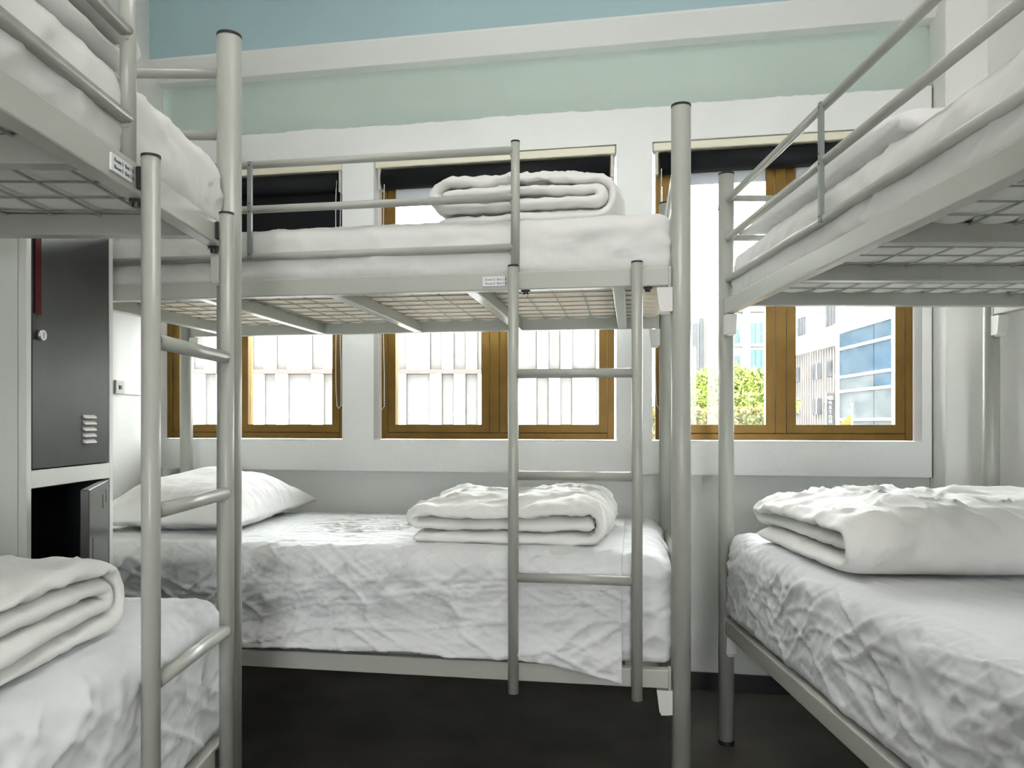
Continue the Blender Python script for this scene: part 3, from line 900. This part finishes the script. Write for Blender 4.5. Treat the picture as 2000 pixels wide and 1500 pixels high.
# the row along the street: ribbed beige house, blue glass block; both fronts run away from the camera
SX, SA = 12.0, math.atan(.036)
def front_frame(name, y):
    return empty(name, (SX - (y - 27.9) * -.036, y, GZ), -SA)
def streetrow():
    # glass block: front at local x=0, running along y from -6.5 to 0
    g = front_frame('glass_building', 27.9); tag(g, 'blue glass fronted building with painted grey reflections and white horizontal bars', 'building')
    H = lambda dz: EYE + dz - GZ
    MB().box((.12, -9.0, 0), (9, 0, H(3.35))).obj('wall', 'pale_wall', g)
    lv = [-3.6, -2.3, -1.05, .10, 1.12, 1.64, 2.66, 3.28]
    bars = None
    for i in range(len(lv) - 1):
        za, zb = H(lv[i]), H(lv[i + 1])
        for j in range(3):
            ya, yb = -9.0 + 3.0 * j, -6.0 + 3.0 * j
            MB().box((.0, ya + .03, za + .04), (.10, yb - .03 if j < 2 else yb - .12, zb - .04), .004).obj('glass_pane', 'blue_glass' if i >= 5 or (i == 4 and j < 2) else 'grey_reflection', g)
        MB().box((-.06, -9.0, zb - .045), (.12, 0, zb + .045), .004).obj('bar', 'white_bar', g)
    MB().box((-.08, -.14, 0), (.12, 0.02, H(3.4))).obj('corner_trim', 'white_bar', g)
    MB().box((-.15, -9.0, H(3.28)), (.3, .02, H(3.62)), .01).obj('parapet', 'white_bar', g)
    r = MB()
    for k in range(10): r.tube((.1, -8.9 + k * .98, H(3.6)), (.1, -8.9 + k * .98, H(4.15)), .02, 6)
    r.tube((.1, -9, H(4.15)), (.1, 0, H(4.15)), .025, 6).obj('roof_railing', 'slit_grey', g)
    # ribbed house
    b = front_frame('ribbed_house', 27.95); tag(b, 'beige ribbed house with small windows and dormers', 'building')
    top = 2.85
    MB().box((.05, 0, 0), (8, 7.5, H(top))).obj('wall', 'beige', b)
    rb = MB()
    y = .05
    while y < 7.4:
        rb.box((0, y, 0), (.06, y + .12, H(top) - .05)); y += .27
    rb.obj('ribs', 'beige_rib', b)['kind'] = 'stuff'
    MB().box((-.10, 0, H(top)), (8, 7.5, H(top + .75)), .02).obj('parapet', 'white_bar', b)
    MB().poly([(.1, 0, H(top + .75)), (2.6, 0, H(top + 2.2)), (6, 0, H(top + 2.2)), (8, 0, H(top + .75))], (0, 7.5, 0)).obj('roof', 'roof_tile', b)
    for (y, z0) in ((1.0, top + .7), (4.2, top + .55)):
        dm = MB().box((.15, y - .6, H(z0)), (2.4, y + .6, H(z0 + 1.15)), .02).poly([(.05, y - .75, H(z0 + 1.15)), (.05, y + .75, H(z0 + 1.15)), (.05, y, H(z0 + 1.6))], (2.6, 0, 0)).obj('dormer', 'white_bar', b)
        for q in (-.3, .02, .34):
            MB().box((.10, y + q - .14, H(z0 + .1)), (.16, y + q + .10, H(z0 + 1.05))).obj('dormer_pane', 'window_dark', dm)
    for z in (1.72, -.05 + .38):
        for (ya, yb) in ((.5, .95), (1.55, 2.5), (4.1, 4.6), (5.6, 6.4)):
            w = MB().box((-.03, ya, H(z)), (.055, yb, H(z + .62)), .01).obj('window', 'window_dark', b)
            if yb - ya > .6: MB().box((-.05, (ya + yb) / 2 - .02, H(z)), (-.03, (ya + yb) / 2 + .02, H(z + .62))).obj('glazing_bar', 'white_bar', w)
streetrow()

# projecting sign on the ribbed house
def sign():
    Y = 28.15; k = Y / 1480
    X0, X1 = (1614.5 - 1000) * k, (1629 - 1000) * k
    zt, zb = EYE + (825 - 767) * k, EYE + (825 - 832) * k
    cx, w = (X0 + X1) / 2, X1 - X0
    root = empty('projecting_sign', (cx, Y, zb)); tag(root, 'dark upright sign with white emblem and letters on the beige house', 'sign')
    h = zt - zb
    MB().box((-w / 2, 0, 0), (w / 2, .10, h), .01).obj('board', 'sign_dark', root)
    MB().box((w / 2, .02, h * .2), (w / 2 + .06, .06, h * .25)).box((w / 2, .02, h * .8), (w / 2 + .06, .06, h * .85)).obj('arm', 'slit_grey', root)
    for i, ch in enumerate('ARTON'):
        mt = Matrix.Translation((0, -.012, h * (.655 - i * .142))) @ Matrix.Rotation(R(90), 4, 'X')
        text('lettering', ch, .17, 'sign_letter', root, mt, .006, 'CENTER')
    em = MB()
    for q in (-1, 1):
        pts = [(q * .035 + .05 * math.cos(a), -.012, h * .845 + .062 * math.sin(a)) for a in np.linspace(0, 2 * math.pi, 18)]
        em.path(pts, .014, 6)
    em.obj('emblem', 'sign_letter', root)
sign()

# white mast with a yellow pennant
def mast():
    Y = 20.0; k = Y / 1480
    X = lambda px: (px - 1664) * k
    Z = lambda py: EYE + (825 - py) * k - GZ
    root = empty('flag_mast', (664 * k, Y, GZ)); tag(root, 'white mast with a yellow pennant in front of the glass building', 'flag')
    m = MB().tube((0, 0, 0), (0, 0, Z(792)), .026, 12)
    m.obj('mast', 'white_bar', root, True)
    kn = MB(); bmesh.ops.create_uvsphere(kn.bm, u_segments=14, v_segments=10, radius=.045, matrix=Matrix.Translation((0, 0, Z(790))))
    bmesh.ops.create_uvsphere(kn.bm, u_segments=14, v_segments=10, radius=.035, matrix=Matrix.Translation((-.06, 0, Z(802))))
    kn.obj('finial', 'white_bar', root)
    p = MB().poly([(-.02, 0, Z(808)), (X(1634), 0, Z(834)), (X(1626), 0, Z(850)), (-.02, 0, Z(850))], (0, .012, 0)).obj('pennant', 'yellow', root)
    MB().poly([(X(1655), -.004, Z(825)), (X(1643), -.004, Z(838)), (X(1655), -.004, Z(846))], (0, .003, 0)).obj('pennant_mark', 'red_mark', p)
mast()

def leaves(blobs, n, size, seed):
    rng = np.random.default_rng(seed)
    V = []; F = []
    tot = sum(b[3] * b[4] for b in blobs)
    for (bx, by, bz, rx, rz) in blobs:
        m = int(n * rx * rz / tot)
        d = rng.normal(size=(m, 3)); d /= np.linalg.norm(d, axis=1, keepdims=True)
        rad = rng.uniform(.55, 1.05, size=(m, 1))
        c = np.array([bx, by, bz]) + d * rad * np.array([rx, rx, rz])
        for p in c:
            a = rng.normal(size=3); a /= np.linalg.norm(a); b = np.cross(a, rng.normal(size=3)); b /= np.linalg.norm(b)
            s = size * rng.uniform(.6, 1.3); i = len(V)
            nn = np.cross(a, b) * s * .25
            V += [p - a * s, p + b * s * .42 + nn, p + a * s, p - b * s * .42 + nn]
            F.append((i, i + 1, i + 2, i + 3))
    return np.array(V), np.array(F)
def flat(me):
    me.polygons.foreach_set('use_smooth', np.zeros(len(me.polygons), dtype=bool)); return me

def tree():
    Y = 19.0; k = Y / 1480
    root = empty('tree', ((1440 - 1000) * k, Y, GZ)); tag(root, 'bushy bright green tree outside the window, in front of the pale building', 'tree')
    P = lambda px, py, dy=0: ((px - 1440) * k, dy, EYE + (825 - py) * k - GZ)
    blobs = []
    for px, py, r, rz in ((1330, 790, 40, 34), (1365, 768, 34, 34), (1392, 748, 30, 32), (1440, 745, 36, 34), (1470, 750, 32, 30), (1500, 762, 34, 28), (1420, 790, 60, 36), (1480, 800, 50, 34), (1530, 790, 36, 26), (1385, 800, 50, 30)):
        x, y, z = P(px, py, random.uniform(-.3, .4)); blobs.append((x, y, z, r * k, rz * k))
    V, F = leaves(blobs, 5200, .085, 3)
    link('crown', flat(mesh_np('crown', V, F)), 'leaf', root)
    MB().tube((0, 0, 0), (.1, 0, 6.4), .16, 10, .10).tube((.1, 0, 6.3), (-.6, 0, 7.5), .08, 8, .03).tube((.1, 0, 6.3), (.6, .1, 7.6), .08, 8, .03).obj('trunk', 'bark', root)
tree()
def hedge():
    Y = 16.0; k = Y / 1480
    x0, x1 = (1270 - 1000) * k, (1535 - 1000) * k
    zt = EYE + (825 - 797) * k - GZ
    root = empty('hedge', ((x0 + x1) / 2, Y, GZ)); tag(root, 'clipped hedge with orange tinged top below the tree', 'hedge')
    rng = np.random.default_rng(8)
    hw = (x1 - x0) / 2
    MB().box((-hw, .25, 0), (hw, 1.0, zt - .12)).obj('branches', 'bark', root)
    def lf(n, za, zb, s):
        V = []; F = []
        for _ in range(n):
            p = np.array([rng.uniform(-hw, hw), rng.uniform(-.05, .5), rng.uniform(za, zb)])
            a = rng.normal(size=3); a /= np.linalg.norm(a); b = np.cross(a, rng.normal(size=3)); b /= np.linalg.norm(b)
            i = len(V); ss = s * rng.uniform(.6, 1.3)
            V += [p - a * ss, p + b * ss * .45, p + a * ss, p - b * ss * .45]; F.append((i, i + 1, i + 2, i + 3))
        return flat(mesh_np('leaves', np.array(V), np.array(F)))
    link('leaves', lf(5000, zt - 1.6, zt - .06, .06), 'leaf_hedge', root)
    link('top_shoots', lf(900, zt - .12, zt + .02, .055), 'leaf_tip', root)
hedge()
